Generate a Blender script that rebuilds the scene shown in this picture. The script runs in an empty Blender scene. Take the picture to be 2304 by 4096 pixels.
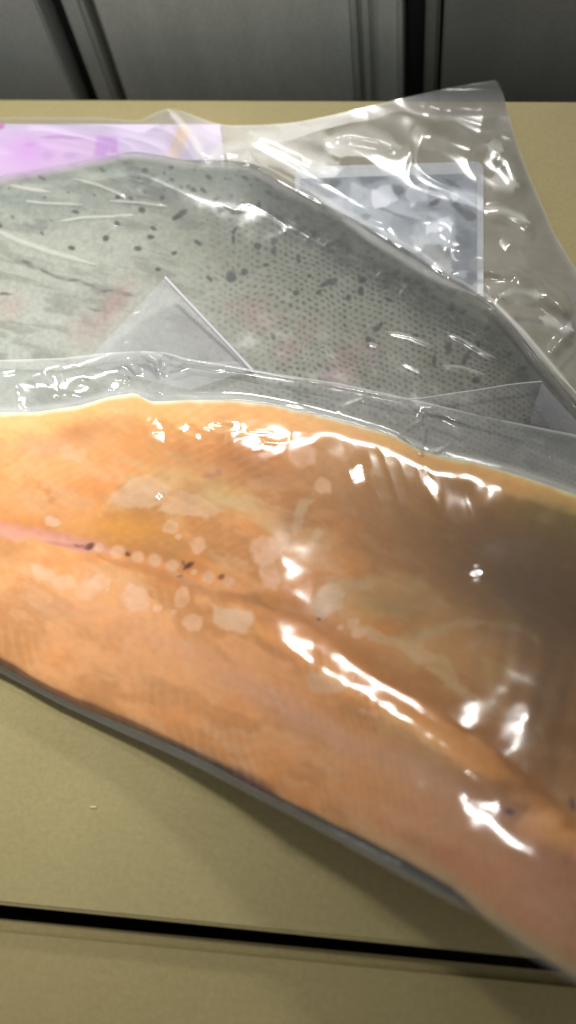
import bpy, math
import numpy as np

# ------------------------------------------------------------------ camera, world, lamps, exposure
sc = bpy.context.scene
F = 3180.0; CX, CY = 1152.0, 2048.0          # focal length and centre, in pixels of the 2304 x 4096 photo
NAD = (1608.0, 3650.0)                       # where the photo looks straight down
H = 0.32                                     # camera height above the carton top
_d = np.array([NAD[0]-CX, -(NAD[1]-CY), -F]); _d /= np.linalg.norm(_d)
_up = -_d
_x = np.array([1., 0, 0]); _x -= _x@_up*_up; _x /= np.linalg.norm(_x)
_y = np.cross(_up, _x)
A0 = math.radians(10.3)                      # turn the world so that the carton's back edge runs along x
R0 = np.array([_x, _y, _up])
RZ = np.array([[math.cos(A0), -math.sin(A0), 0], [math.sin(A0), math.cos(A0), 0], [0, 0, 1]])
RW = RZ@R0                                   # camera coords -> world coords
CAM = np.array([0, 0, H])

from mathutils import Matrix, Vector
cam_d = bpy.data.cameras.new('camera'); cam = bpy.data.objects.new('camera', cam_d)
sc.collection.objects.link(cam); sc.camera = cam
M4 = Matrix.Identity(4)
for i in range(3):
    for j in range(3): M4[i][j] = RW[i, j]
    M4[i][3] = CAM[i]
cam.matrix_world = M4
cam_d.sensor_fit = 'VERTICAL'; cam_d.sensor_height = 36.0; cam_d.lens = F/4096*36.0
cam_d.clip_start = 0.01; cam_d.clip_end = 50
cam_d.dof.use_dof = True; cam_d.dof.focus_distance = 0.37; cam_d.dof.aperture_fstop = 5.0
sc.render.resolution_x = 576; sc.render.resolution_y = 1024
sc.view_settings.view_transform = 'Standard'; sc.view_settings.look = 'None'
sc.view_settings.exposure = 0.0; sc.view_settings.gamma = 1.0

w = bpy.data.worlds.new('World'); sc.world = w; w.use_nodes = True
bg = w.node_tree.nodes['Background']
bg.inputs['Color'].default_value = (0.96, 0.98, 1.0, 1); bg.inputs['Strength'].default_value = 0.33

def lamp(name, loc, target, sx, sy, power, color, spread):
    l = bpy.data.lights.new(name, 'AREA'); l.shape = 'RECTANGLE'; l.size = sx; l.size_y = sy
    l.energy = power; l.color = color; l.spread = math.radians(spread)
    o = bpy.data.objects.new(name, l); sc.collection.objects.link(o)
    o.location = loc
    o.rotation_euler = (Vector(target)-Vector(loc)).to_track_quat('-Z', 'Y').to_euler()
    return o
L1 = np.array([-0.45, 1.60, 1.22])
lamp('ceiling_tube_lamp', L1, (0.12, 0.64, 0.0), 0.42, 0.12, 2.2, (1.0, 0.985, 0.94), 48)
L2 = np.array([-0.31, 0.42, 1.15])
lamp('overhead_tube_lamp', L2, (-0.335, 0.185, 0), 0.24, 0.07, 1.2, (1.0, 0.985, 0.95), 40)

# ------------------------------------------------------------------ helpers
def unp(u, v, z=0.0):
    """photo pixel + height above the carton -> world point (arrays welcome)"""
    u = np.asarray(u, float); v = np.asarray(v, float)
    c = np.stack([u-CX, -(v-CY), np.full_like(u, -F)], -1)
    r = c@RW.T
    t = (np.asarray(z, float)-H)/r[..., 2]
    return r*t[..., None]+CAM

_rng = np.random.RandomState(7)
_LAT = _rng.rand(256, 256)
def vnoise(x, y):
    xi = np.floor(x).astype(int); yi = np.floor(y).astype(int)
    fx = x-xi; fy = y-yi
    fx = fx*fx*fx*(fx*(fx*6-15)+10); fy = fy*fy*fy*(fy*(fy*6-15)+10)
    a = _LAT[yi & 255, xi & 255]; b = _LAT[yi & 255, (xi+1) & 255]
    c = _LAT[(yi+1) & 255, xi & 255]; d = _LAT[(yi+1) & 255, (xi+1) & 255]
    return (a+(b-a)*fx)*(1-fy)+(c+(d-c)*fx)*fy
def fbm(U, V, s, oct=4, seed=0, ax=1.0, ang=0.0):
    c, n = math.cos(ang), math.sin(ang)
    x = (U*c+V*n)/(s*ax)+seed*17.3; y = (-U*n+V*c)/s+seed*9.7
    o = np.zeros_like(x); a = 1.0; t = 0
    for k in range(oct):
        o += a*vnoise(x*2**k+k*31.7, y*2**k+k*11.3); t += a; a *= .5
    return o/t                                             # 0..1, mean .5
def ridged(U, V, s, oct=3, seed=0, ax=1.0, ang=0.0):
    c, n = math.cos(ang), math.sin(ang)
    x = (U*c+V*n)/(s*ax)+seed*17.3; y = (-U*n+V*c)/s+seed*9.7
    o = np.zeros_like(x); a = 1.0; t = 0
    for k in range(oct):
        o += a*(1-np.abs(2*vnoise(x*2**k+k*31.7, y*2**k+k*11.3)-1))**3; t += a; a *= .5
    return o/t
def sstep(a, b, x):
    t = np.clip((x-a)/(b-a), 0, 1); return t*t*(3-2*t)
def pl(pts, x):
    p = np.array(pts, float); return np.interp(x, p[:, 0], p[:, 1])
def sm_pl(pts, x, k=25):
    return (pl(pts, x-2*k)+pl(pts, x-k)+pl(pts, x)+pl(pts, x+k)+pl(pts, x+2*k))/5
def dpoly(U, V, pts):
    """distance to a polyline and the fraction along it"""
    P = np.array(pts, float); best = np.full(U.shape, 1e9); par = np.zeros(U.shape)
    n = len(P)-1
    for i in range(n):
        a, b = P[i], P[i+1]; d = b-a; L = d@d+1e-9
        t = np.clip(((U-a[0])*d[0]+(V-a[1])*d[1])/L, 0, 1)
        q = np.hypot(U-a[0]-t*d[0], V-a[1]-t*d[1])
        m = q < best; best = np.where(m, q, best); par = np.where(m, (i+t)/n, par)
    return best, par
def inpoly(U, V, pts):
    P = np.array(pts, float); ins = np.zeros(U.shape, bool); n = len(P)
    for i in range(n):
        x1, y1 = P[i]; x2, y2 = P[(i+1) % n]
        if y1 == y2: continue
        ins ^= ((y1 > V) != (y2 > V)) & (U < (x2-x1)*(V-y1)/(y2-y1)+x1)
    return ins
def pmask(U, V, pts, soft=12):
    d, _ = dpoly(U, V, list(pts)+[pts[0]])
    s = np.where(inpoly(U, V, pts), d, -d)
    return sstep(-soft, soft, s)
def blob(U, V, cx, cy, rx, ry, ang=0, soft=.35):
    c, n = math.cos(math.radians(ang)), math.sin(math.radians(ang))
    x = ((U-cx)*c+(V-cy)*n)/rx; y = (-(U-cx)*n+(V-cy)*c)/ry
    return 1-sstep(1-soft, 1+soft, np.hypot(x, y))
def gauss(U, V, cx, cy, rx, ry, ang=0):
    c, n = math.cos(math.radians(ang)), math.sin(math.radians(ang))
    x = ((U-cx)*c+(V-cy)*n)/rx; y = (-(U-cx)*n+(V-cy)*c)/ry
    return np.exp(-(x*x+y*y))
def stroke(U, V, pts, wd, soft=.6, taper=True):
    d, t = dpoly(U, V, pts)
    ww = wd*(np.clip(np.minimum(t, 1-t)*6, .25, 1) if taper else 1)
    return 1-sstep(ww*(1-soft), ww*(1+soft), d)
def lin(c):
    c = np.asarray(c, float); return np.where(c <= .04045, c/12.92, ((c+.055)/1.055)**2.4)
def mixc(C, col, m):
    return C+(np.array(col, float)-C)*m[..., None]

def ulines(lo, hi, step, far=18, a=-40, b=2344):
    """grid lines: fine where the photo looks, coarse outside it"""
    L = list(np.arange(lo, a, far)) + list(np.arange(max(a, lo), min(b, hi), step)) + list(np.arange(max(b, lo), hi+.1, far))
    return np.array(L, float)

def sheet(name, U, V, Z, mat, parent=None, color=None, milk=None, bottom=None, alpha=None):
    """one grid mesh from pixel coordinates and heights; bottom closes it underneath"""
    P = unp(U, V, Z); n, m = U.shape
    idx = np.arange(n*m).reshape(n, m)
    q = np.stack([idx[:-1, :-1], idx[1:, :-1], idx[1:, 1:], idx[:-1, 1:]], -1).reshape(-1, 4)
    verts = P.reshape(-1, 3)
    # faces counter-clockwise seen from above
    a, b, c = verts[q[0, 0]], verts[q[0, 1]], verts[q[0, 2]]
    if np.cross(b-a, c-b)[2] < 0: q = q[:, ::-1]
    if bottom is not None:
        sn, sm_ = 6, 6
        ri = np.unique(np.r_[np.arange(0, n, sn), n-1]); ci = np.unique(np.r_[np.arange(0, m, sm_), m-1])
        B = P[np.ix_(ri, ci)].copy(); B[..., 2] = np.minimum(bottom[np.ix_(ri, ci)], B[..., 2]-.0008)
        off = len(verts); ib = off+np.arange(B.shape[0]*B.shape[1]).reshape(B.shape[:2])
        qb = np.stack([ib[:-1, :-1], ib[:-1, 1:], ib[1:, 1:], ib[1:, :-1]], -1).reshape(-1, 4)
        verts = np.r_[verts, B.reshape(-1, 3)]
        sides = []
        def side(top_ids, bot_ids, pos):
            for k in range(len(pos)-1):
                p, r = pos[k], pos[k+1]
                sides.append([int(t) for t in top_ids[p:r+1]]+[int(bot_ids[k+1]), int(bot_ids[k])])
        side(idx[:, 0], ib[:, 0], ri); side(idx[:, -1], ib[:, -1], ri)
        side(idx[0, :], ib[0, :], ci); side(idx[-1, :], ib[-1, :], ci)
    else:
        qb = np.zeros((0, 4), int); sides = []
    Q = np.r_[q, qb]
    loops = Q.reshape(-1); ls = np.arange(len(Q))*4; lt = np.full(len(Q), 4)
    if sides:
        ex = np.concatenate([np.array(s) for s in sides]); ln = np.array([len(s) for s in sides])
        ls = np.r_[ls, len(loops)+np.r_[0, np.cumsum(ln)[:-1]]]; lt = np.r_[lt, ln]; loops = np.r_[loops, ex]
    me = bpy.data.meshes.new(name)
    me.vertices.add(len(verts)); me.vertices.foreach_set('co', verts.astype(np.float32).ravel())
    me.loops.add(len(loops)); me.loops.foreach_set('vertex_index', loops.astype(np.int32))
    me.polygons.add(len(ls)); me.polygons.foreach_set('loop_start', ls.astype(np.int32))
    me.update(calc_edges=True); me.validate()
    me.polygons.foreach_set('use_smooth', np.ones(len(me.polygons), bool))
    nv = len(me.vertices)
    if color is not None:
        at = me.color_attributes.new('paint', 'FLOAT_COLOR', 'POINT')
        c = np.ones((nv, 4), np.float32); k = n*m
        c[:k, :3] = lin(np.clip(color, 0, 1)).reshape(-1, 3)
        c[k:, :3] = c[:k, :3].mean(0)
        at.data.foreach_set('color', c.ravel())
    if milk is not None:
        at = me.attributes.new('milk', 'FLOAT', 'POINT'); c = np.zeros(nv, np.float32); c[:n*m] = milk.ravel()
        at.data.foreach_set('value', c)
    me.materials.append(mat)
    o = bpy.data.objects.new(name, me); sc.collection.objects.link(o); o.parent = parent
    return o

def mesh_obj(name, verts, faces, mat, parent=None, smooth=False, bevel=0, seg=2):
    me = bpy.data.meshes.new(name); me.from_pydata([tuple(map(float, v)) for v in verts], [], faces); me.update()
    o = bpy.data.objects.new(name, me); sc.collection.objects.link(o); o.parent = parent
    import bmesh
    bm = bmesh.new(); bm.from_mesh(me); bmesh.ops.recalc_face_normals(bm, faces=bm.faces)
    if bevel: bmesh.ops.bevel(bm, geom=bm.edges[:], offset=bevel, segments=seg, affect='EDGES', clamp_overlap=True)
    for f in bm.faces: f.smooth = smooth
    bm.to_mesh(me); bm.free()
    me.materials.append(mat)
    return o
def slab(name, quad, z0, z1, mat, parent=None, bevel=.001, seg=2, smooth=False):
    """a prism on a polygon given in world x, y"""
    n = len(quad)
    v = [(p[0], p[1], z0) for p in quad]+[(p[0], p[1], z1) for p in quad]
    f = [list(range(n))[::-1], list(range(n, 2*n))]+[[i, (i+1) % n, n+(i+1) % n, n+i] for i in range(n)]
    return mesh_obj(name, v, f, mat, parent, smooth, bevel, seg)
def box(name, x0, x1, y0, y1, z0, z1, mat, parent=None, bevel=.001):
    return slab(name, [(x0, y0), (x1, y0), (x1, y1), (x0, y1)], z0, z1, mat, parent, bevel)
def empty(name, loc, label, cat, group=None):
    o = bpy.data.objects.new(name, None); sc.collection.objects.link(o)
    o.empty_display_size = .02
    o['label'] = label; o['category'] = cat
    if group: o['group'] = group
    return o

# ------------------------------------------------------------------ materials
def newmat(name):
    m = bpy.data.materials.new(name); m.use_nodes = True; nt = m.node_tree; nt.nodes.clear()
    out = nt.nodes.new('ShaderNodeOutputMaterial'); return m, nt, out
def nd(nt, t, **kw):
    n = nt.nodes.new(t)
    for k, v in kw.items():
        if k in n.inputs: n.inputs[k].default_value = v
        else: setattr(n, k, v)
    return n
def noise(nt, scale, detail=4, rough=.6, vec=None):
    n = nd(nt, 'ShaderNodeTexNoise'); n.inputs['Scale'].default_value = scale
    n.inputs['Detail'].default_value = detail; n.inputs['Roughness'].default_value = rough
    if vec is not None: nt.links.new(vec, n.inputs['Vector'])
    return n
def mapping(nt, scale=(1, 1, 1), rot=(0, 0, 0)):
    tc = nd(nt, 'ShaderNodeTexCoord'); mp = nd(nt, 'ShaderNodeMapping')
    mp.inputs['Scale'].default_value = scale; mp.inputs['Rotation'].default_value = rot
    nt.links.new(tc.outputs['Object'], mp.inputs['Vector']); return mp.outputs['Vector']
def ramp(nt, fac, stops):
    r = nd(nt, 'ShaderNodeValToRGB'); e = r.color_ramp.elements
    while len(e) < len(stops): e.new(.5)
    for k, (p, c) in enumerate(stops): e[k].position = p; e[k].color = tuple(lin(c))+(1,)
    nt.links.new(fac, r.inputs['Fac']); return r.outputs['Color']
def mixrgb(nt, a, b, fac, mode='MIX'):
    m = nd(nt, 'ShaderNodeMix', data_type='RGBA', blend_type=mode)
    for s, x in ((0, fac), (6, a), (7, b)):
        if isinstance(x, (int, float)): m.inputs[s].default_value = x
        elif isinstance(x, tuple): m.inputs[s].default_value = x
        else: nt.links.new(x, m.inputs[s])
    return m.outputs[2]
def bump(nt, h, strength, dist, normal=None):
    b = nd(nt, 'ShaderNodeBump'); b.inputs['Strength'].default_value = strength; b.inputs['Distance'].default_value = dist
    nt.links.new(h, b.inputs['Height'])
    if normal is not None: nt.links.new(normal, b.inputs['Normal'])
    return b.outputs['Normal']

def cardboard(name, c1, c2, c3):
    m, nt, out = newmat(name)
    p = nd(nt, 'ShaderNodeBsdfPrincipled'); v = mapping(nt)
    big = noise(nt, 9, 5, .6, v); fine = noise(nt, 420, 4, .8, v)
    fib = noise(nt, 160, 3, .7, mapping(nt, (1, 5, 1), (0, 0, .35)))
    col = ramp(nt, big.outputs['Fac'], [(.3, c1), (.52, c2), (.72, c3)])
    g = ramp(nt, fine.outputs['Fac'], [(.25, (.80, .80, .80)), (.75, (1, 1, 1))])
    col = mixrgb(nt, col, g, .55, 'MULTIPLY')
    g2 = ramp(nt, fib.outputs['Fac'], [(.3, (.88, .87, .85)), (.6, (1, 1, 1))])
    col = mixrgb(nt, col, g2, .22, 'MULTIPLY')
    nt.links.new(col, p.inputs['Base Color'])
    p.inputs['Roughness'].default_value = .72; p.inputs['Specular IOR Level'].default_value = .28
    n = bump(nt, fine.outputs['Fac'], .25, .0004)
    flute = nd(nt, 'ShaderNodeTexWave'); flute.inputs['Scale'].default_value = 60; flute.inputs['Distortion'].default_value = .6
    nt.links.new(mapping(nt), flute.inputs['Vector'])
    n = bump(nt, flute.outputs['Fac'], .05, .0004, n)
    nt.links.new(n, p.inputs['Normal']); nt.links.new(p.outputs[0], out.inputs[0]); return m
CARD = cardboard('cardboard', (.60, .55, .385), (.625, .575, .40), (.65, .60, .42))
CARD2 = cardboard('cardboard_lower', (.585, .528, .36), (.605, .55, .375), (.63, .572, .395))

def painted(name, rough=.5, spec=.4, sss=0.0, bumps=(), mott=(60, .2), radius=(1., .6, .38)):
    m, nt, out = newmat(name)
    p = nd(nt, 'ShaderNodeBsdfPrincipled')
    a = nd(nt, 'ShaderNodeVertexColor', layer_name='paint'); v = mapping(nt)
    n1 = noise(nt, mott[0], 5, .65, v)
    g = ramp(nt, n1.outputs['Fac'], [(.3, (.80, .78, .74)), (.7, (1, 1, 1))])
    nt.links.new(mixrgb(nt, a.outputs['Color'], g, mott[1], 'MULTIPLY'), p.inputs['Base Color'])
    p.inputs['Roughness'].default_value = rough; p.inputs['Specular IOR Level'].default_value = spec
    if sss:
        p.inputs['Subsurface Weight'].default_value = sss; p.inputs['Subsurface Radius'].default_value = radius
        p.inputs['Subsurface Scale'].default_value = .003
    nrm = None
    for s, st, di in bumps:
        nn = noise(nt, s, 4, .6, v); nrm = bump(nt, nn.outputs['Fac'], st, di, nrm)
    if nrm is not None: nt.links.new(nrm, p.inputs['Normal'])
    nt.links.new(p.outputs[0], out.inputs[0]); return m
FLESH = painted('trout_flesh', .55, .2, .4, ((60, .08, .001),), (50, .08))
SKIN = painted('trout_skin', .5, .35, .08, ((300, .3, .0006),), (260, .35), (.6, .6, .6))
PRINT = painted('printed_label', .45, .4, 0, (), (500, .08))

def film(name, rough=.06, milkcol=(.93, .93, .92), base=.02, bump_s=.25, dist=.0005, ior=1.5, gloss=1.0):
    """thin clear plastic: see-through, mirror-like by angle, milky by the 'milk' attribute"""
    m, nt, out = newmat(name)
    v = mapping(nt)
    n1 = noise(nt, 70, 3, .5, v)
    n = bump(nt, n1.outputs['Fac'], bump_s, dist)
    n2 = noise(nt, 260, 2, .5, v); n = bump(nt, n2.outputs['Fac'], bump_s*.6, dist*.3, n)
    tr = nd(nt, 'ShaderNodeBsdfTransparent'); tr.inputs['Color'].default_value = (.985, .987, .985, 1)
    gl = nd(nt, 'ShaderNodeBsdfGlossy'); gl.inputs['Roughness'].default_value = rough; nt.links.new(n, gl.inputs['Normal'])
    gl.inputs['Color'].default_value = (gloss, gloss, gloss, 1)
    fr = nd(nt, 'ShaderNodeFresnel'); fr.inputs['IOR'].default_value = ior; nt.links.new(n, fr.inputs['Normal'])
    mx = nd(nt, 'ShaderNodeMixShader')
    nt.links.new(fr.outputs[0], mx.inputs[0]); nt.links.new(tr.outputs[0], mx.inputs[1]); nt.links.new(gl.outputs[0], mx.inputs[2])
    di = nd(nt, 'ShaderNodeBsdfDiffuse'); di.inputs['Color'].default_value = milkcol+(1,)
    ts = nd(nt, 'ShaderNodeBsdfTranslucent'); ts.inputs['Color'].default_value = milkcol+(1,)
    ad = nd(nt, 'ShaderNodeMixShader'); ad.inputs[0].default_value = .35
    nt.links.new(di.outputs[0], ad.inputs[1]); nt.links.new(ts.outputs[0], ad.inputs[2])
    at = nd(nt, 'ShaderNodeAttribute', attribute_name='milk')
    ma = nd(nt, 'ShaderNodeMath', operation='ADD'); ma.inputs[1].default_value = base; ma.use_clamp = True
    nt.links.new(at.outputs['Fac'], ma.inputs[0])
    m2 = nd(nt, 'ShaderNodeMixShader')
    nt.links.new(ma.outputs[0], m2.inputs[0]); nt.links.new(mx.outputs[0], m2.inputs[1]); nt.links.new(ad.outputs[0], m2.inputs[2])
    nt.links.new(m2.outputs[0], out.inputs[0]); return m
FILM = film('clear_film', .125, (.92, .92, .92), .008, .03, .0002)
BAGF = film('bag_film', .2, (.93, .91, .86), .02, .10, .0004, 1.5)
CORNER = film('milky_film', .35, (.80, .78, .84), .0, .05, .0003, 1.5, .35)

def metal(name, c1, c2, rough):
    m, nt, out = newmat(name); p = nd(nt, 'ShaderNodeBsdfPrincipled')
    n1 = noise(nt, 7, 4, .6, mapping(nt)); n2 = noise(nt, 500, 3, .8, mapping(nt)); n3 = noise(nt, 40, 4, .6, mapping(nt, (1, 1, .15)))
    c = ramp(nt, n1.outputs['Fac'], [(.3, c1), (.7, c2)])
    g = ramp(nt, n2.outputs['Fac'], [(.25, (.78, .78, .78)), (.75, (1, 1, 1))]); c = mixrgb(nt, c, g, .6, 'MULTIPLY')
    g = ramp(nt, n3.outputs['Fac'], [(.35, (.9, .9, .9)), (.65, (1, 1, 1))]); c = mixrgb(nt, c, g, .5, 'MULTIPLY')
    nt.links.new(c, p.inputs['Base Color']); p.inputs['Roughness'].default_value = rough; p.inputs['Metallic'].default_value = .08
    nt.links.new(bump(nt, n2.outputs['Fac'], .15, .0003), p.inputs['Normal'])
    nt.links.new(p.outputs[0], out.inputs[0]); return m
STEEL = metal('brushed_steel', (.74, .77, .75), (.88, .88, .83), .42)
STEELD = metal('darker_steel', (.56, .56, .54), (.62, .62, .59), .5)
RUB = metal('rubber_gasket', (.16, .16, .17), (.2, .2, .21), .7)
FLOORM = metal('concrete_floor', (.45, .45, .43), (.5, .5, .47), .8)
def plain(name, col, rough=.6):
    m, nt, out = newmat(name); p = nd(nt, 'ShaderNodeBsdfPrincipled')
    n1 = noise(nt, 300, 3, .6, mapping(nt)); c = ramp(nt, n1.outputs['Fac'], [(.3, tuple(x*.93 for x in col)), (.7, col)])
    nt.links.new(c, p.inputs['Base Color']); p.inputs['Roughness'].default_value = rough
    nt.links.new(p.outputs[0], out.inputs[0]); return m
WHITE = plain('white_plastic', (.90, .91, .93), .35)
FLECK = plain('paper_fleck', (.82, .79, .62), .8)

# ------------------------------------------------------------------ setting: floor and cabinet
ZF = -0.34
fl = slab('floor', [(-3, -3), (3, -3), (3, 3), (-3, 3)], ZF-.02, ZF, FLOORM, None, 0); fl['kind'] = 'structure'

pA = unp(0, 396, 0)[:2]; pB = unp(2304, 404, 0)[:2]          # carton back edge
YB = (pA[1]+pB[1])/2
qA = unp(0, 3618, 0)[:2]; qB = unp(2130, 3832, 0)[:2]        # carton front edge
fdir = (qB-qA)/np.linalg.norm(qB-qA)
XL, XR = pA[0]-.12, pB[0]+.10
YW = YB+.055                                                  # cabinet face
def wallx(u, v):
    c = np.array([u-CX, -(v-CY), -F]); r = RW@c; t = YW/r[1]; return r[0]*t, r[2]*t+H
cab = empty('steel_cabinet', (0, 0, 0), 'grey steel cabinet with flush doors standing behind the cartons', 'cabinet')
zc0, zc1 = ZF+.06, .040
WX = lambda u: wallx(u, 395)[0]
xs = dict(a0=WX(300), a1=WX(372), b1=WX(452), c1=WX(502), d0=WX(1425), d1=WX(1440), e1=WX(1500), f1=WX(1605), g1=WX(1685), h1=WX(1742), i1=WX(1756))
cx0, cx1 = XL-.25, XR+.25
def cbox(nm, x0, x1, dy0, dy1, mat, par, z0=zc0, z1=zc1, bev=.0015):
    return box(nm, x0, x1, YW+dy0, YW+dy1, z0, z1, mat, par, bev)
cbox('carcass', cx0, cx1, .03, .28, STEELD, cab)
d1 = cbox('door', cx0+.002, xs['a0'], 0, .028, STEEL, cab)
cbox('gasket', xs['a0']+.0005, xs['a1'], .018, .0295, RUB, cab)
cbox('stile', xs['a1']+.0005, xs['b1'], .003, .0295, STEEL, cab, bev=.003)
cbox('gasket', xs['b1']+.0005, xs['c1'], .014, .0295, STEELD, cab)
d2 = cbox('door', xs['c1']+.0005, xs['d0'], 0, .028, STEEL, cab)
cbox('edge_trim', xs['d0']+.0003, xs['d1'], -.0015, .028, STEEL, cab)
cbox('stile', xs['d1']+.0003, xs['e1'], .004, .0295, STEEL, cab, bev=.003)
cbox('stile', xs['e1']+.0005, xs['f1'], .001, .0295, STEEL, cab, bev=.003)
cbox('gasket', xs['f1']+.0005, xs['g1'], .02, .0295, RUB, cab)
cbox('stile', xs['g1']+.0003, xs['h1'], .010, .0295, STEELD, cab, bev=.002)
cbox('gasket', xs['h1']+.0003, xs['i1'], .02, .0295, RUB, cab)
cbox('door', xs['i1']+.0003, cx1-.002, .003, .028, STEELD, cab)  # darker steel on this door stands in for the shadow there
box('top_panel', cx0, cx1, YW-.002, YW+.28, zc1+.0005, zc1+.010, STEEL, cab)
box('plinth', cx0, cx1, YW+.03, YW+.28, ZF, zc0-.0005, STEELD, cab)

# ------------------------------------------------------------------ cartons
T = .004
fL = qA+fdir*(XL-qA[0])/fdir[0]; fR = qA+fdir*(XR-qA[0])/fdir[0]
bdir = (pB-pA)/np.linalg.norm(pB-pA)
bL = pA+bdir*(XL-pA[0])/bdir[0]; bR = pA+bdir*(XR-pA[0])/bdir[0]
car = empty('cardboard_carton', (0, 0, 0), 'flat brown cardboard carton on which both bagged fish lie', 'carton')
def shr(q, d):
    c = np.mean(q, 0); return [p+(c-p)/np.linalg.norm(c-p)*d for p in np.array(q)]
quad = [fL, fR, bR, bL]
slab('top_panel', quad, -T, 0, CARD, car, .0011, 6)
inn = shr(quad, .012)
def wallpanel(nm, a, b, z0, z1, par, mat, th=.004):
    a = np.array(a); b = np.array(b); d = (b-a)/np.linalg.norm(b-a); n = np.array([-d[1], d[0]])*th
    return slab(nm, [a+d*.0045, b-d*.0045, b-d*.0045+n, a+d*.0045+n], z0, z1, mat, par, .0008)
for k, nm in enumerate(('front_panel', 'side_panel', 'back_panel', 'side_panel')):
    wallpanel(nm, inn[k], inn[(k+1) % 4], ZF+.005, -T-.0004, car, CARD)
slab('bottom_panel', inn, ZF+.0005, ZF+.0045, CARD, car, .0008)
# front carton, a little lower
nrm = np.array([fdir[1], -fdir[0]])
ZL = -.012
gA = fL+nrm*.0072; gB = fR+nrm*.0034
car2 = empty('cardboard_carton', (0, 0, 0), 'brown cardboard carton nearest the viewer, in front of the dark gap', 'carton')
q2 = [gA+nrm*.30, gB+nrm*.30, gB, gA]
slab('top_panel', q2, ZL-.009, ZL, CARD2, car2, .0042, 7)
inn2 = shr(q2, .01)
for k, nm in enumerate(('front_panel', 'side_panel', 'back_panel', 'side_panel')):
    wallpanel(nm, inn2[k], inn2[(k+1) % 4], ZF+.005, ZL-.0094, car2, CARD2)
slab('bottom_panel', inn2, ZF+.0005, ZF+.0045, CARD2, car2, .0008)
def fleck(u, v, z, ru, rv, par):
    pts = [unp(u+ru*math.cos(a), v+rv*math.sin(a), z)[:2] for a in np.arange(0, 6.28, .7)]
    slab('paper_fleck', pts, z+.0002, z+.0006, FLECK, par, 0)
fleck(375, 3228, 0, 15, 3.5, car)

# ------------------------------------------------------------------ shapes of the two fish and their bags (photo pixels)
TR_TOP = [(-700, 980), (-400, 860), (-150, 750), (0, 704), (248, 662), (538, 606), (745, 640), (911, 640), (1020, 655), (1100, 712), (1250, 790), (1432, 885), (1682, 1031),
          (1806, 1118), (1931, 1185), (2000, 1230), (2090, 1345), (2180, 1462), (2304, 1604), (2500, 1790), (2700, 1900), (2900, 2010)]
TR_BOT = [(-700, 1100), (-400, 1500), (-150, 1680), (0, 1740), (500, 1790), (1000, 1800), (1500, 1840), (2000, 1990), (2304, 2060), (2600, 2120), (2900, 2130)]
SA_TOP = [(-900, 2050), (-700, 1800), (-400, 1690), (-150, 1655), (0, 1648), (143, 1648), (318, 1622), (440, 1585), (540, 1570), (604, 1606), (763, 1597), (954, 1598), (1113, 1620), (1350, 1675),
          (1574, 1738), (1690, 1806), (1760, 1822), (1908, 1850), (2115, 1912), (2304, 1976), (2600, 2130), (2900, 2400), (3150, 2800)]
SA_BOT = [(-900, 2150), (-700, 2330), (-400, 2480), (-150, 2590), (0, 2660), (166, 2757), (331, 2832), (580, 2931), (828, 3047), (1035, 3160), (1150, 3215), (1349, 3312), (1599, 3440),
          (1806, 3556), (1931, 3670), (2097, 3790), (2304, 3915), (2600, 4060), (2900, 4050), (3150, 3400)]
SF_TOP = [(-1000, 1900), (-700, 1560), (-300, 1455), (0, 1440), (250, 1432), (430, 1411), (560, 1404), (660, 1408), (745, 1434), (900, 1458), (1100, 1494), (1349, 1531), (1640, 1594), (1931, 1664), (2304, 1739), (2700, 1880), (3000, 2150), (3250, 2700)]
SF_BOT = [(-1000, 2200), (-700, 2400), (-400, 2530), (-150, 2630), (0, 2691), (248, 2822), (497, 2948), (745, 3080), (994, 3210), (1150, 3290), (1349, 3397), (1599, 3538), (1806, 3648), (1931, 3704), (2097, 3820), (2304, 3938), (2600, 4085), (2950, 4110), (3250, 3500)]
UB_TOP = [(-900, 1150), (-700, 880), (-300, 520), (0, 470), (400, 470), (560, 485), (620, 450), (672, 432), (730, 445), (850, 490), (905, 502), (1050, 500), (1180, 490), (1340, 458), (1600, 395), (1800, 350), (1985, 318),
          (1998, 322), (2020, 400), (2055, 535), (2085, 620), (2120, 710), (2160, 800), (2215, 930), (2304, 1080), (2420, 1270), (2600, 1500), (2800, 1750), (2950, 2000)]
UB_BOT = [(-900, 1200), (-700, 1350), (-400, 1600), (0, 1790), (500, 1830), (1000, 1850), (1500, 1890), (2000, 2040), (2304, 2110), (2600, 2180), (2950, 2200)]

def trout_z(U, V):
    vt = sm_pl(TR_TOP, U); vb = sm_pl(TR_BOT, U); Wd = vb-vt
    t = np.clip((V-vt)/Wd, -.5, 1.5)
    tt = np.clip(t, 0, 1)
    prof = np.clip(tt/(.07+.10*sstep(500, 950, U)), 0, 1); prof = np.sqrt(np.clip(1-(1-prof)**2, 0, 1))       # steep dorsal shoulder
    belly = 1-sstep(.0, 1., tt)*.45
    edge = np.sqrt(np.clip((1-tt)/.06, 0, 1))
    h = .028*np.clip(Wd/1050, .25, 1.1)*(.35+.65*sstep(-1000, -200, U))
    z = .002+h*prof*belly*edge
    z += .0007*(fbm(U, V, 160, 3, 3)-.5)*prof
    # the fleshy groove lines on the left flank
    for pts, a, wd in TR_FOLDS:
        d, q = dpoly(U, V, pts); z += .35*a*np.exp(-(d/wd)**2)*prof*np.clip(np.minimum(q, 1-q)*6, 0, 1)
    return z
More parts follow.
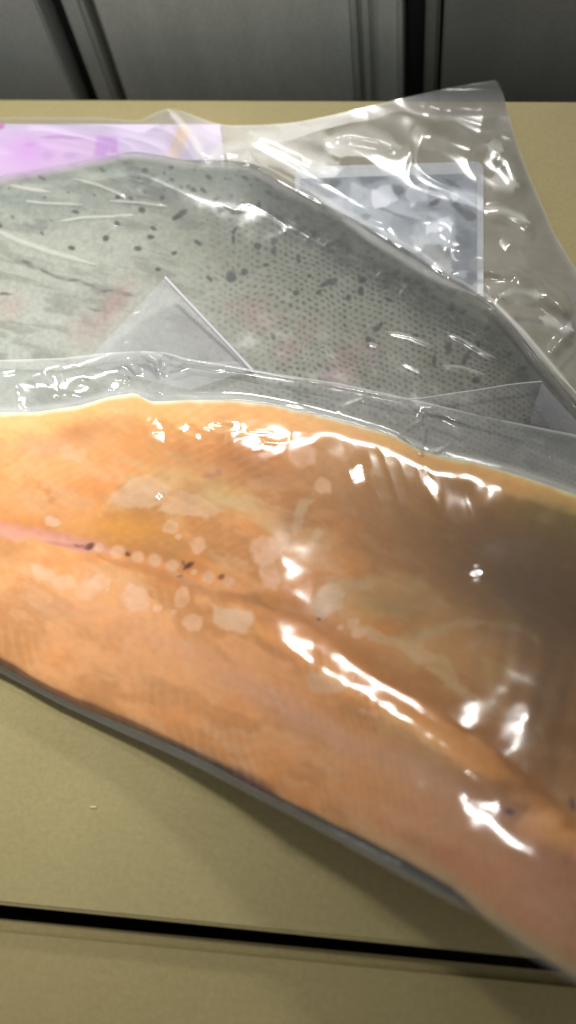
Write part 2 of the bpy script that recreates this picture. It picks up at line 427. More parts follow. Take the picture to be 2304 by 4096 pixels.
TR_FOLDS = [([(290, 715), (400, 745), (470, 775), (500, 795)], .0010, 9), ([(90, 805), (180, 815), (330, 820)], .0008, 8),
            ([(440, 805), (550, 812), (670, 828)], .0009, 8), ([(230, 888), (330, 872), (440, 868), (540, 860)], .0008, 8),
            ([(-20, 920), (60, 960), (200, 1010), (380, 1060)], .0007, 16), ([(0, 1040), (130, 1070), (300, 1130), (520, 1190)], -.0008, 12),
            ([(30, 740), (120, 760), (200, 770)], .0006, 9), ([(1549, 1328), (1640, 1345), (1740, 1390)], .0008, 8),
            ([(1787, 1330), (1860, 1365), (1930, 1410), (1995, 1443)], .0010, 8), ([(1770, 1465), (1850, 1470), (1940, 1500)], .0005, 8),
            ([(1610, 1450), (1690, 1490)], .0006, 6), ([(1475, 1375), (1515, 1385)], .0006, 6)]

def smax(a, b, k):
    h = np.clip(.5+.5*(a-b)/k, 0, 1); return b+(a-b)*h+k*h*(1-h)

def salmon_edge(U):            # height of the fillet's lower rim above the carton
    return .009+.048*sstep(200, 1900, U)+.006*sstep(1700, 2300, U)
def salmon_z(U, V, film=False):
    tp, bt = (SA_TOP, SA_BOT)
    vt = sm_pl(tp, U); vb = sm_pl(bt, U); Wd = vb-vt
    t = np.clip((V-vt)/Wd, 0, 1)
    e0 = .030+.018*sstep(1200, 2300, U)                      # rests on the trout pack at the back
    e1 = salmon_edge(U)
    e0 = e0-.005*(1-sstep(0, 900, U))
    base = e0+(e1-e0)*t
    lat = np.interp(U, [-900, 0, 500, 870, 1250, 1500, 1800, 2100, 2304, 3100], [2050, 2110, 2215, 2330, 2480, 2700, 2860, 3080, 3240, 3500])
    tl = np.clip((lat-vt)/Wd, .2, .8)
    prof = np.sqrt(np.clip(1-(1-np.clip(t/(.16-.11*sstep(1050, 1350, U)), 0, 1))**2, 0, 1)); low = np.sqrt(np.clip(1-(1-np.clip((1-t)/.07, 0, 1))**2, 0, 1))
    z = base+(.0075-.003*sstep(1050, 1400, U))*prof+.0022*(low-1); prof = prof*low
    # two bellies of muscle either side of the lateral line
    up_ = np.sin(np.clip(t/tl, 0, 1)*math.pi)**2; lo_ = np.sin(np.clip((t-tl)/(1-tl), 0, 1)**.8*math.pi)**2
    z += .0022*up_*(1-.5*sstep(900, 1900, U))+.0026*lo_
    # hollow of the belly cavity on the right
    z -= .0004*gauss(U, V, 2000, 2420, 520, 260, 25)
    z += .0012*gauss(U, V, 1900, 2060, 420, 130, 18)
    z -= .0008*np.exp(-((V-lat)/45)**2)*(1-sstep(900, 1500, U))
    # ledge of the belly wall
    d, q = dpoly(U, V, [(1250, 2330), (1420, 2330), (1600, 2350), (1720, 2390), (1850, 2460), (2050, 2600)])
    z += .00003*np.exp(-(d/60)**2)
    d, q = dpoly(U, V, [(1450, 2550), (1620, 2560), (1760, 2520), (1930, 2490), (2080, 2510), (2150, 2580), (2190, 2700)])
    z += .00004*np.exp(-(d/60)**2)
    z += .0009*(fbm(U, V, 240, 2, 5)-.5)*prof
    z += .0004*(fbm(U, V, 90, 2, 8, 2.5, math.radians(25))-.5)*prof*(.4+.6*blob(U, V, 400, 1800, 900, 260, 0, .5))
    d, q = dpoly(U, V, [(850, 2430), (1050, 2560), (1200, 2650), (1400, 2770), (1600, 2890), (1790, 3000), (1950, 3110), (2100, 3240)])
    z += .0017*np.exp(-(d/72)**2)*np.clip(np.minimum(q, 1-q)*5, 0, 1)*(.75+.5*fbm(U, V, 130, 2, 7))
    # muscle flakes, lower right
    z += .00002*np.sin(U/24+.012*(V-2800)+3*fbm(U, V, 200, 2, 4))*blob(U, V, 2160, 2800, 190, 330, 10, .5)
    return z

# ------------------------------------------------------------------ paint: trout skin
step = 4.5
def grid(top, bot, lo, hi, nt, stp=step):
    u = ulines(lo, hi, stp)
    vt = sm_pl(top, u, 8); vb = sm_pl(bot, u, 8)
    t = np.linspace(0, 1, nt)
    U = np.repeat(u[:, None], nt, 1); V = vt[:, None]+(vb-vt)[:, None]*t[None]
    return U, V

rs = np.random.RandomState(3)
def paint_trout(U, V):
    vt = sm_pl(TR_TOP, U); dd = V-vt
    wu = U+30*(fbm(U, V, 90, 3, 1)-.5); wv = V+30*(fbm(U, V, 90, 3, 2)-.5)
    C = np.zeros(U.shape+(3,)); C[:] = (.73, .75, .69)
    C = mixc(C, (.80, .83, .82), (1-sstep(500, 1000, U))*.5)
    C = mixc(C, (.78, .81, .79), sstep(1000, 1400, V)*(1-sstep(400, 1000, U)))
    C = mixc(C, (.62, .66, .645), 1-sstep(60, 330, dd))                       # bluish grey back
    band = 1-sstep(110, 280, dd+110*(fbm(U, V, 120, 3, 9)-.5))
    C = mixc(C, (.27, .305, .32), band*sstep(850, 1250, U)*.85)
    C = mixc(C, (.13, .15, .16), band*sstep(1000, 1300, U)*sstep(.52, .66, fbm(U, V, 26, 3, 31))*.7)                # dark dorsal strip
    dk = fbm(U, V, 55, 4, 11, 2.2, math.radians(12))
    C = mixc(C, (.44, .48, .47), sstep(.52, .72, dk)*(1-sstep(120, 420, dd))*(1-sstep(700, 1100, U))*.8)
    C = mixc(C, (.57, .585, .545), sstep(.5, .7, fbm(U, V, 40, 4, 12, 4, math.radians(14)))*.55*(1-sstep(700, 900, U)))
    C = mixc(C, (.80, .82, .79), sstep(.55, .75, fbm(U, V, 50, 4, 13, 4, math.radians(14)))*.5*(1-sstep(600, 900, U)))
    C = mixc(C, (.50, .52, .475), blob(wu, wv, 1000, 930, 420, 150, 20, .6)*.35)
    # right, darker and warmer
    C = mixc(C, (.60, .60, .52), sstep(1300, 2000, U)*.6)
    # pink flushes
    for x, y, rx, ry, an, s in ((1010, 1245, 70, 45, -60, .5), (1070, 1290, 70, 40, -30, .45), (1150, 1400, 55, 55, -40, .6), (1250, 1330, 40, 90, 30, .3),
                                (1380, 1440, 55, 90, 25, .65), (1350, 1500, 60, 40, 0, .7), (1210, 1300, 40, 40, 0, .3), (430, 1250, 40, 110, 35, .45), (490, 1200, 50, 60, 30, .35),
                                (40, 1230, 60, 60, 0, .3), (320, 1330, 60, 80, 20, .25), (1480, 1400, 40, 60, 0, .3), (930, 1230, 40, 30, 0, .3)):
        C = mixc(C, (.80, .62, .60), gauss(wu, wv, x, y, rx, ry, an)*s)
    C = mixc(C, (.52, .30, .25), blob(wu, wv, 1345, 1525, 55, 26, 10, .6)*.6)
    # scale net: rows of small dimples, on the right half
    m = sstep(640, 1150, U)*sstep(70, 190, dd)
    for ang, ph in ((0, 0),):
        ca, sa = math.cos(math.radians(27)), math.sin(math.radians(27))
        sc_ = 1+.12*(U-1300)/800.; jx = (U-1300)*sc_+52*(fbm(U, V, 150, 3, 21)-.5); jy = (V-1100)*sc_+52*(fbm(U, V, 150, 3, 22)-.5)
        a = (jx*ca+jy*sa)/29.0; b = (-jx*sa+jy*ca)/23.0
        row = np.floor(b); aa = a+.5*(row % 2)
        fx = aa-np.floor(aa)-.5; fy = b-row-.5
        jit = _LAT[(row.astype(int)) & 255, np.floor(aa).astype(int) & 255]
        j2 = _LAT[(row.astype(int)+91) & 255, (np.floor(aa).astype(int)+37) & 255]; fx = fx+.22*(jit-.5); fy = fy+.22*(j2-.5); r = np.hypot(fx*1.0, fy*1.15); spot = np.exp(-(r/(.20+.09*jit))**2)
    C = mixc(C, (.32, .34, .30), np.clip(1.25*spot*m*(.5+.4*jit)*(.55+.8*fbm(U, V, 170, 2, 23)), 0, 1))
    C = mixc(C, (.84, .86, .80), np.exp(-((1-r*1.6)/.25)**2)*m*.10)
    # lateral seam, left
    for k, (x, y, an) in enumerate([(95, 1055, 25), (115, 1075, 25), (180, 1092, 20), (225, 1108, 18), (285, 1125, 15), (350, 1142, 15), (420, 1160, 15), (510, 1185, 8), (10, 1178, 5), (370, 1235, 10)]):
        C = mixc(C, (.30, .31, .30), blob(wu, wv, x+8, y, 22, 5, an, .8)*(.75 if k % 2 == 0 else .45))
    d, q = dpoly(wu, wv, [(-20, 1030), (100, 1062), (300, 1128), (520, 1187)])
    C = mixc(C, (.50, .51, .48), np.exp(-(d/7)**2)*.4)
    # round spots
    sp = [(472, 795, 11, 8), (577, 842, 13, 13), (470, 900, 13, 9), (424, 950, 14, 12), (610, 948, 14, 10), (560, 998, 12, 10), (735, 858, 26, 10, -45), (715, 875, 18, 8, -20), (290, 1000, 10, 8), (660, 800, 10, 9),
          (895, 842, 12, 12), (970, 848, 9, 9), (1040, 820, 12, 10), (948, 920, 20, 8, -55), (938, 955, 8, 14), (800, 975, 14, 9, 30), (1100, 970, 13, 14), (1095, 1005, 12, 12), (1030, 985, 13, 14, 30), (850, 1115, 15, 8, 30),
          (930, 1100, 18, 18), (985, 1085, 12, 14), (1205, 1035, 10, 18), (1190, 1165, 16, 12, -20), (1325, 1135, 24, 14, 0), (1300, 1145, 12, 10), (1285, 1168, 12, 10), (1400, 1200, 12, 10), (1452, 1162, 12, 18), (1460, 1118, 16, 12),
          (1093, 1352, 11, 9), (1475, 1352, 13, 12), (1507, 1312, 16, 12), (1525, 1300, 10, 8), (1803, 1395, 12, 24), (1870, 1430, 10, 28, 25), (1745, 1440, 10, 20), (1918, 1378, 8, 12), (1660, 1340, 14, 10), (1815, 1225, 16, 20),
          (1912, 1517, 16, 13), (1940, 1610, 14, 12), (1640, 1120, 16, 14), (1690, 1130, 22, 16), (1710, 1160, 16, 10), (1600, 1085, 12, 9), (1750, 1190, 12, 9), (1860, 1250, 12, 10), (1560, 1200, 10, 8), (1330, 1000, 12, 10),
          (1400, 1060, 10, 9), (1250, 930, 14, 8), (1350, 960, 12, 8), (1480, 1010, 12, 9), (1190, 880, 12, 9), (1240, 1100, 9, 7), (1060, 1060, 10, 8), (870, 790, 12, 8), (780, 760, 12, 8), (1950, 1320, 12, 9), (2040, 1420, 12, 9), (2100, 1480, 12, 9),
          (640, 1080, 10, 8), (700, 1010, 10, 7)]
    for s in sp:
        an = s[4] if len(s) > 4 else 0
        C = mixc(C, (.15, .17, .175), blob(wu+6, wv+2, s[0], s[1], s[2], s[3], an, .5)*.78)
    for k in range(150):                                                      # freckles along the back
        x = rs.uniform(-600, 2500); y0 = float(sm_pl(TR_TOP, np.array([x]))[0]); y = y0+rs.uniform(20, 300)**1.0*rs.rand()+20; r_ = rs.uniform(4, 11)
        m_ = (np.abs(U-x) < 40) & (np.abs(V-y) < 40)
        if m_.any():
            C[m_] = mixc(C[m_], (.18, .20, .20), blob(wu[m_]+2, wv[m_], x, y, r_*1.3, r_*.8, 30, .5)*rs.uniform(.3, .75))
    C = mixc(C, (.30, .29, .24), sstep(.5, .75, fbm(U, V, 70, 3, 25))*sstep(1880, 2150, U)*.5)
    C *= (.745+.06*(1-sstep(600, 1100, U))+.10*(fbm(U, V, 14, 2, 30)-.5))[..., None]*np.array([1.01, 1.0, .975])
    return C

UT, VT = grid(TR_TOP, TR_BOT, -700, 2900, 250)
ZT = trout_z(UT, VT)
trp = empty('bagged_trout', (0, 0, 0), 'clear bag holding a silvery spotted trout side, skin up, at the back of the carton', 'packed fish')
# fine scale relief
rel = paint_trout(UT, VT)
ZTr = ZT+.00035*(rel.mean(-1)-.6)
sheet('fish', UT, VT, ZTr, SKIN, trp, color=rel, bottom=np.full(UT.shape, .0015))

# trout pack: bag film
def wave_strokes(U, V, strokes):
    z = np.zeros(U.shape)
    for pts, a, wd in strokes:
        d, q = dpoly(U, V, pts); z += a*np.exp(-(d/wd)**2)*np.clip(np.minimum(q, 1-q)*5, 0, 1)
    return z
BAG_CREASES = [([(672, 436), (720, 480), (770, 530), (800, 600), (850, 655)], .006, 26), ([(850, 655), (900, 600), (960, 610), (1030, 680)], .004, 24),
               ([(900, 620), (1000, 660), (1150, 740), (1330, 860), (1480, 960), (1640, 1060), (1800, 1150), (1950, 1190)], .0014, 16),
               ([(1180, 720), (1260, 790), (1330, 850), (1440, 860), (1560, 900), (1640, 1000)], .002, 12),
               ([(960, 520), (1100, 560), (1250, 640), (1400, 660)], .004, 28), ([(1280, 560), (1400, 540), (1520, 560), (1640, 610)], .004, 22),
               ([(1640, 520), (1780, 560), (1900, 600), (2010, 570)], .003, 24), ([(1950, 600), (2030, 640), (2060, 700), (2090, 770)], .003, 26),
               ([(1940, 830), (2030, 850), (2100, 880), (2140, 920)], .003, 16), ([(1780, 1100), (1850, 1085), (1960, 1080), (2060, 1100), (2140, 1180)], .005, 18),
               ([(1960, 1190), (2060, 1160), (2180, 1190), (2290, 1270)], .006, 22), ([(2190, 1430), (2250, 1360), (2304, 1310)], .004, 16),
               ([(1960, 1190), (2060, 1300), (2150, 1400), (2280, 1540), (2400, 1660)], .0015, 12), ([(2060, 1110), (2150, 1130), (2240, 1200), (2280, 1320)], .004, 16),
               ([(1640, 870), (1780, 900), (1850, 980), (1830, 1060)], .003, 24), ([(1650, 970), (1750, 1040), (1800, 1110)], .0025, 16),
               ([(2000, 960), (2100, 1000), (2200, 1080)], .002, 20), ([(1700, 420), (1850, 450), (1990, 470)], .0015, 30)]
UB, VB = grid(UB_TOP, UB_BOT, -900, 2950, 330)
zt = trout_z(UB, VB)+.0010
flat = .0035+.0018*fbm(UB, VB, 260, 2, 41)
off = 1-sstep(-20, 210, VB-sm_pl(TR_TOP, UB))            # 1 over the loose part of the bag
zt2 = np.where(VB < sm_pl(TR_TOP, UB), .0015, zt)
# loose film spans from fish shoulder down to the carton
dist = np.clip(sm_pl(TR_TOP, UB)-VB, 0, None)
span = .0030+.011*np.exp(-dist/190.)*sstep(350, 900, UB)
zb = smax(zt2, flat+(span-.003)*off, .003)
cr = .008*(fbm(UB, VB, 250, 2, 51, 1.9, math.radians(28))-.45)+.0022*(ridged(UB, VB, 230, 2, 52, 2.0, math.radians(15))-.3)
tipz = (1-sstep(330, 470, VB))*sstep(1550, 1750, UB)
cr = cr+.0011*(ridged(UB, VB, 120, 2, 53, 6.0, math.radians(32))-.3)
loose = (1-sstep(-20, 60, VB-sm_pl(TR_TOP, UB)))*sstep(520, 900, UB)*(1-.8*tipz)
edge_d = np.clip(VB-sm_pl(UB_TOP, UB), 0, 200)/200
zb = zb+np.clip(cr, -.0015, .008)*loose*(.35+.65*edge_d)
zb += wave_strokes(UB, VB, [(p, a*.75, w_*1.5) for p, a, w_ in BAG_CREASES])*(.5+.5*loose)
dT = VB-sm_pl(TR_TOP, UB)
wr = ridged(UB, VB, 70, 3, 55, 2.6, math.radians(33))
zb += .0006*wr*np.exp(-((dT-150)/110)**2)*sstep(820, 960, UB)                # gathered wrinkles on the shoulder
zb += .0005*ridged(UB, VB, 60, 2, 56, 5, math.radians(12))*(1-sstep(500, 800, UB))
zb += .009*tipz
zb = np.maximum(zb, np.where(dT > 0, zt+.0002, .0025))
milk = .02+.19*loose*(.3+.9*fbm(UB, VB, 120, 3, 61))*(1-.6*pmask(UB, VB, [(1180, 670), (1930, 650), (1930, 1220), (1180, 1220)], 20))
milk += .05*np.exp(-((dT-60)/60)**2)*sstep(820, 960, UB)
milk += .03*(dT > 0)*fbm(UB, VB, 100, 3, 62)
for pts, a_, wd in TR_FOLDS:
    if a_ > 0: milk += .30*stroke(UB, VB, [(p[0], p[1]-3) for p in pts], wd*.55, .9)
tip = (1-sstep(380, 410, VB))*sstep(1600, 1700, UB)
milk = milk*(1-tip*.7)
for pts, wd, a in (([(1000, 530), (1120, 580), (1260, 640), (1350, 655)], 34, .45), ([(1110, 500), (1200, 540), (1330, 560)], 30, .35), ([(1300, 560), (1450, 520), (1600, 590)], 24, .25),
                   ([(1950, 580), (2010, 600)], 24, .3), ([(1960, 720), (2070, 740)], 28, .45), ([(1940, 830), (2030, 850), (2120, 890)], 14, .35), ([(2000, 1180), (2100, 1190), (2170, 1180)], 22, .4),
                   ([(2160, 1270), (2240, 1290), (2290, 1320)], 22, .4), ([(1650, 950), (1740, 1010), (1800, 1080)], 40, .25), ([(1960, 1195), (2080, 1320), (2304, 1570)], 10, .35),
                   ([(672, 436), (720, 490), (775, 560), (815, 640)], 12, .45), ([(830, 655), (880, 600), (955, 590), (1010, 640)], 22, .35),
                   ([(1010, 640), (1110, 690), (1260, 775), (1440, 875), (1690, 1015), (1810, 1105), (1950, 1185), (2100, 1330), (2304, 1575)], 6, .3),
                   ([(1200, 720), (1300, 800), (1480, 950), (1700, 1090), (1900, 1180)], 14, .25)):
    milk += a*stroke(UB, VB, pts, wd, .9)  # glare along creases and seam, painted in as milky streaks
sheet('bag_film', UB, VB, zb, BAGF, trp, milk=np.clip(milk, 0, .8))
# the layer of the bag underneath
Ub2 = UB[::8, ::10]; Vb2 = VB[::8, ::10]
sheet('bag_back', Ub2, Vb2, np.full(Ub2.shape, .0008), BAGF, trp, milk=np.full(Ub2.shape, .10))

# lilac printed label, lying inside the bag
ul = np.linspace(-420, 898, 300); vl = np.linspace(0, 1, 70)
UL = np.repeat(ul[:, None], 70, 1); VL = 497+vl[None]*300+0*UL
xr = 880+14*(VL-497)/100; UL = np.minimum(UL, xr)
Cl = np.zeros(UL.shape+(3,)); Cl[:] = (.80, .745, .85)
wu = UL+14*(fbm(UL, VL, 60, 3, 71)-.5); wv = VL+14*(fbm(UL, VL, 60, 3, 72)-.5)
Cl = mixc(Cl, (.79, .69, .82), pmask(wu, wv, [(-420, 542), (350, 540), (480, 560), (440, 640), (300, 800), (-420, 800)], 22)*.9)
Cl = mixc(Cl, (.79, .61, .84), gauss(wu, wv, 110, 610, 70, 60)*.7)
Cl = mixc(Cl, (.69, .55, .74), stroke(wu, wv, [(165, 550), (340, 551)], 6, .7)*.8)
Cl = mixc(Cl, (.73, .57, .80), pmask(wu, wv, [(390, 545), (470, 545), (472, 610), (445, 612), (440, 590), (415, 620), (372, 625)], 10)*.85)
Cl = mixc(Cl, (.72, .60, .78), (blob(wu, wv, 190, 620, 28, 16, 0, .6)+blob(wu, wv, 285, 620, 30, 16, 0, .6))*.6)
Cl = mixc(Cl, (.70, .55, .76), blob(wu, wv, 120, 580, 24, 8, 0, .6)*.5)
Cl = mixc(Cl, (.84, .72, .58), stroke(wu, wv, [(735, 528), (690, 635)], 26, .35, False)*.9)
Cl = mixc(Cl, (.74, .66, .80), pmask(wu, wv, [(750, 590), (725, 625), (790, 650), (775, 610)], 8)*.8)
Cl = mixc(Cl, (.78, .74, .84), sstep(560, 640, UL)*sstep(530, 600, VL)*.5)
Cl = mixc(Cl, (.76, .42, .75), blob(UL, VL, -6, 502, 24, 16, 0, .3))
sheet('label', UL, VL, np.full(UL.shape, .0016), PRINT, trp, color=Cl)

# rounded grey sticker with a white border
def rrect(u0, v0, u1, v1, r, z, slant=0.0):
    pts = []
    for cx_, cy_, a0 in ((u1-r, v0+r, -90), (u1-r, v1-r, 0), (u0+r, v1-r, 90), (u0+r, v0+r, 180)):
        for a in range(a0, a0+91, 15):
            x = cx_+r*math.cos(math.radians(a)); y = cy_+r*math.sin(math.radians(a))
            pts.append((x, y+slant*(x-u1)))
    return [unp(p[0], p[1], z)[:2] for p in pts]
st = slab('sticker', rrect(1180, 645, 1934, 1230, 34, .0022, -.03), .0018, .0022, WHITE, trp, 0)
us = np.linspace(1200, 1908, 160); vs = np.linspace(0, 1, 120)
US = np.repeat(us[:, None], 120, 1)
topv = 692-.03*(US-1934)+np.where(US > 1868, 40-np.sqrt(np.clip(1600-(US-1868)**2, 0, None)), 0)
VS = topv+(1200-topv)*vs[None]
Cs = np.zeros(US.shape+(3,)); Cs[:] = (.70, .725, .77)
wu = US+26*(fbm(US, VS, 50, 3, 81)-.5); wv = VS+26*(fbm(US, VS, 50, 3, 82)-.5)
Cs = mixc(Cs, (.60, .63, .67), sstep(.45, .6, fbm(US, VS, 80, 3, 83))*.8)
for x, y, rx, ry, an, c in ((1325, 730, 36, 20, 10, .3), (1490, 715, 60, 20, -5, .45), (1590, 765, 30, 20, 20, .3), (1740, 815, 24, 14, -40, .25), (1830, 830, 30, 12, 40, .3), (1800, 730, 40, 8, 35, .45),
                            (1870, 860, 40, 14, 30, .35), (1700, 840, 60, 14, 0, .55), (1850, 950, 50, 50, 0, .5), (1460, 870, 24, 16, 0, .35), (1550, 840, 60, 8, 25, .4), (1840, 1160, 60, 24, 0, .3), (1770, 1010, 40, 18, 45, .4)):
    Cs = mixc(Cs, (c, c+.02, c+.06), blob(wu, wv, x, y, rx, ry, an, .4)*.75)
for p in ([(1640, 740), (1722, 725), (1715, 800), (1640, 830), (1620, 790)], [(1795, 775), (1820, 765), (1840, 790), (1812, 815)], [(1480, 760), (1560, 740), (1600, 800), (1500, 830)], [(1700, 900), (1800, 870), (1820, 900), (1700, 940)]):
    Cs = mixc(Cs, (.90, .91, .95), pmask(wu, wv, p, 5)*.85)  # white and dark facets: reflections painted among the illegible print
sheet('printed_panel', US, VS, np.full(US.shape, .0026), PRINT, st, color=Cs)

# ------------------------------------------------------------------ salmon-coloured fillet
def paint_salmon(U, V):
    vt = sm_pl(SA_TOP, U, 10); vb = sm_pl(SA_BOT, U, 10); dt = V-vt; db = vb-V
    wu = U+46*(fbm(U, V, 110, 4, 101)-.5); wv = V+46*(fbm(U, V, 110, 4, 102)-.5)
    C = np.zeros(U.shape+(3,)); C[:] = (.90, .655, .405)
    lr = sstep(900, 2100, U)*(1-.8*sstep(2900, 3500, V))
    C = mixc(C, (.79, .59, .385), lr*.75)
    C = mixc(C, (.84, .67, .44), sstep(.45, .65, fbm(U, V, 150, 4, 103, 2, math.radians(20)))*(1-sstep(2000, 2300, V-.35*U))*.7)      # fatty tan, upper half
    C = mixc(C, (.78, .53, .27), sstep(.48, .66, fbm(U, V, 130, 4, 104, 1.8, math.radians(25)))*.7)
    C = mixc(C, (.90, .60, .30), sstep(.5, .7, fbm(U, V, 90, 4, 105, 2.0, math.radians(20)))*.55*(1-lr*.7))
    C = mixc(C, (.88, .69, .50), sstep(.56, .74, fbm(U, V, 70, 4, 106, 2.4, math.radians(22)))*.55)
    # tan fat band under the back edge, pale rim
    C = mixc(C, (.86, .69, .44), (1-sstep(20, 230, dt+120*(fbm(U, V, 120, 3, 107)-.5)))*.55)
    C = mixc(C, (.87, .85, .74), 1-sstep(0, 24, dt+14*(fbm(U, V, 60, 2, 108)-.5)))
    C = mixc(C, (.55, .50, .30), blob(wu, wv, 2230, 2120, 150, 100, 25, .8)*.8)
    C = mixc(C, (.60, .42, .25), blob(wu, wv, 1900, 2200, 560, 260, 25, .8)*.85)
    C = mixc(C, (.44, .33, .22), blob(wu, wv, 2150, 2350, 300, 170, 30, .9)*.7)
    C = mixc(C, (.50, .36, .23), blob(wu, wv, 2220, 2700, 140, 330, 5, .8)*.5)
    C = mixc(C, (.76, .50, .24), stroke(wu, wv, [(900, 2380), (1150, 2470), (1350, 2620), (1550, 2740), (1800, 2860), (2000, 3050), (2300, 3300)], 90, .6)*.7)
    C = mixc(C, (.89, .63, .25), gauss(wu, wv, 500, 2110, 190, 60, 6)*.8)
    C = mixc(C, (.72, .48, .27), gauss(wu, wv, 330, 1730, 120, 50, -10)*.5)
    C = mixc(C, (.66, .43, .24), gauss(wu, wv, 980, 1860, 260, 60, 10)*.45)
    C = mixc(C, (.62, .42, .25), gauss(wu, wv, 1180, 2080, 70, 60, -35)*.5)
    # paler pinkish veils
    pk = (.84, .65, .55)
    for x, y, rx, ry, an, s in ((1000, 2750, 230, 55, 30, .55), (1250, 2900, 260, 55, 32, .5), (1500, 3020, 240, 60, 30, .5), (1800, 3140, 260, 60, 35, .6), (620, 2560, 260, 40, 12, .4), (300, 2430, 260, 30, 8, .35),
                                (2020, 3230, 120, 60, 40, .5), (1430, 1800, 70, 90, 0, .2), (150, 1780, 140, 40, 0, .4), (2200, 3600, 200, 200, 40, .35), (1950, 3350, 200, 130, 40, .25)):
        C = mixc(C, pk, gauss(wu, wv, x, y, rx, ry, an)*s)
    C = mixc(C, (.80, .50, .30), gauss(wu, wv, 1900, 3520, 300, 60, 32)*.5)
    C = mixc(C, (.78, .48, .34), gauss(wu, wv, 2200, 3500, 160, 90, 30)*.5)
    C = mixc(C, (.76, .44, .34), gauss(wu, wv, 2290, 3440, 60, 50)*.4)
    C = mixc(C, (.95, .70, .52), gauss(wu, wv, 2150, 3600, 330, 150, 35)*.6)
    C = mixc(C, (.88, .60, .25), gauss(wu, wv, 2260, 3320, 70, 90, 30)*.5)
    # pink blood line with pin bones
    C = mixc(C, (.86, .62, .53), stroke(wu, wv, [(-300, 2060), (0, 2110), (170, 2150), (360, 2192), (480, 2215)], 26, .5)*.85)
    C = mixc(C, (.75, .50, .45), stroke(U, V, [(170, 2165), (280, 2185), (350, 2192)], 8, .8)*.6)
    for x, y, r in ((393, 2190, 18), (470, 2206, 26), (552, 2228, 24), (618, 2243, 26), (690, 2262, 24), (775, 2288, 12), (835, 2308, 26), (915, 2328, 20)):
        C = mixc(C, (.90, .73, .58), blob(U+8*(fbm(U, V, 30, 2, 110)-.5), V, x, y, r*1.1, r, 0, .35)*.8)
    for x, y, rx, ry, an, s in ((362, 2190, 17, 13, 0, .8), (510, 2216, 12, 9, 20, .75), (320, 2184, 22, 6, 0, .35), (748, 2258, 24, 10, -38, .85), (725, 2248, 12, 6, 60, .4), (885, 2308, 12, 8, 0, .6), (720, 2310, 12, 6, 0, .35)):
        C = mixc(C, (.36, .16, .14), blob(wu, wv, x+3, y+3, rx, ry, an, .6)*s)
    C = mixc(C, (.62, .40, .22), stroke(wu, wv, [(400, 2235), (600, 2285), (760, 2345), (950, 2390), (1100, 2440)], 20, .9)*.3)
    # patches where the film lies off the flesh, pale and flat
    P = (.93, .76, .63)
    hard = .2
    wu2 = wu*.6+U*.4+26*(fbm(U, V, 42, 3, 151)-.5); wv2 = wv*.6+V*.4+26*(fbm(U, V, 42, 3, 152)-.5); vs_ = .35+.9*fbm(U, V, 60, 3, 153)
    for x, y, rx, ry, an in ((175, 2290, 60, 28, 25), (255, 2330, 55, 28, 5), (345, 2365, 46, 44, 0), (400, 2330, 30, 30, 0), (540, 2395, 66, 50, 18), (730, 2393, 31, 42, 0), (774, 2490, 38, 38, 0), (632, 2434, 18, 16, 0), (700, 2445, 16, 12, 0),
                             (435, 2340, 12, 30, 0), (1062, 2205, 62, 60, 0), (1075, 2300, 42, 60, -10), (1110, 2170, 50, 36, -40), (790, 2180, 30, 34, 20), (680, 2110, 30, 32, 0), (210, 2080, 34, 24, 0), (715, 2150, 18, 14, 0),
                             (1410, 2490, 26, 24, 0), (1355, 2505, 14, 12, 0), (1440, 2530, 30, 20, 10), (1195, 2375, 16, 14, 0), (1300, 1935, 34, 34, 0), (1215, 1820, 60, 50, 10),
                             (1415, 2745, 16, 13, 0), (1455, 2765, 15, 14, 0), (1500, 2795, 13, 12, 0), (1457, 2842, 16, 14, 0), (1500, 2848, 18, 12, 10), (1525, 2878, 10, 9, 0), (1405, 2710, 10, 8, 0)):
        C = mixc(C, P, np.clip(blob(wu2, wv2, x, y, rx, ry, an, hard)*vs_*.85, 0, 1))
    for pts, s in (([(842, 2418), (1000, 2445), (1010, 2480), (985, 2538), (930, 2520), (850, 2490)], .75), ([(520, 1930), (580, 1900), (660, 1925), (690, 1960), (640, 2010), (560, 2030), (430, 2015), (470, 1960)], .6),
                   ([(700, 1970), (800, 1975), (890, 2040), (830, 2075), (700, 2050), (620, 2040)], .55), ([(1238, 2410), (1300, 2345), (1360, 2340), (1380, 2380), (1370, 2430), (1290, 2475), (1245, 2450)], .8),
                   ([(1220, 2700), (1290, 2680), (1385, 2700), (1390, 2740), (1330, 2780), (1240, 2770)], .55), ([(1440, 2500), (1480, 2500), (1560, 2560), (1640, 2560), (1800, 2640), (1850, 2740), (1980, 2850), (1930, 2860), (1740, 2690), (1620, 2610), (1480, 2570)], .62),
                   ([(235, 1785), (340, 1790), (360, 1820), (320, 1850), (240, 1820)], .45), ([(1200, 2000), (1270, 1990), (1210, 2080), (1180, 2140), (1160, 2120)], .4), ([(1180, 2240), (1270, 2110), (1290, 2130), (1220, 2230)], .5)):
        C = mixc(C, (.88, .75, .62), np.clip(pmask(wu2, wv2, pts, 8)*s*(.5+vs_*.6), 0, 1))
    # pale membrane strips on the belly wall
    for pts, wd, s in (([(1300, 2300), (1330, 2330), (1420, 2345), (1480, 2345)], 18, .6), ([(1400, 2325), (1560, 2330), (1680, 2345), (1720, 2380), (1800, 2420)], 26, .4), ([(1530, 2560), (1700, 2540), (1850, 2495), (1920, 2490)], 14, .75), ([(1920, 2490), (2040, 2500), (2110, 2520), (2150, 2580)], 14, .45),
                       ([(1260, 1960), (1200, 2060), (1160, 2130)], 16, .4), ([(150, 2700-250), (400, 2480)], 10, .3), ([(480, 2630), (520, 2560)], 8, .2)):
        C = mixc(C, (.80, .68, .53), stroke(wu2, wv2, pts, wd*1.2, .9)*s*vs_)
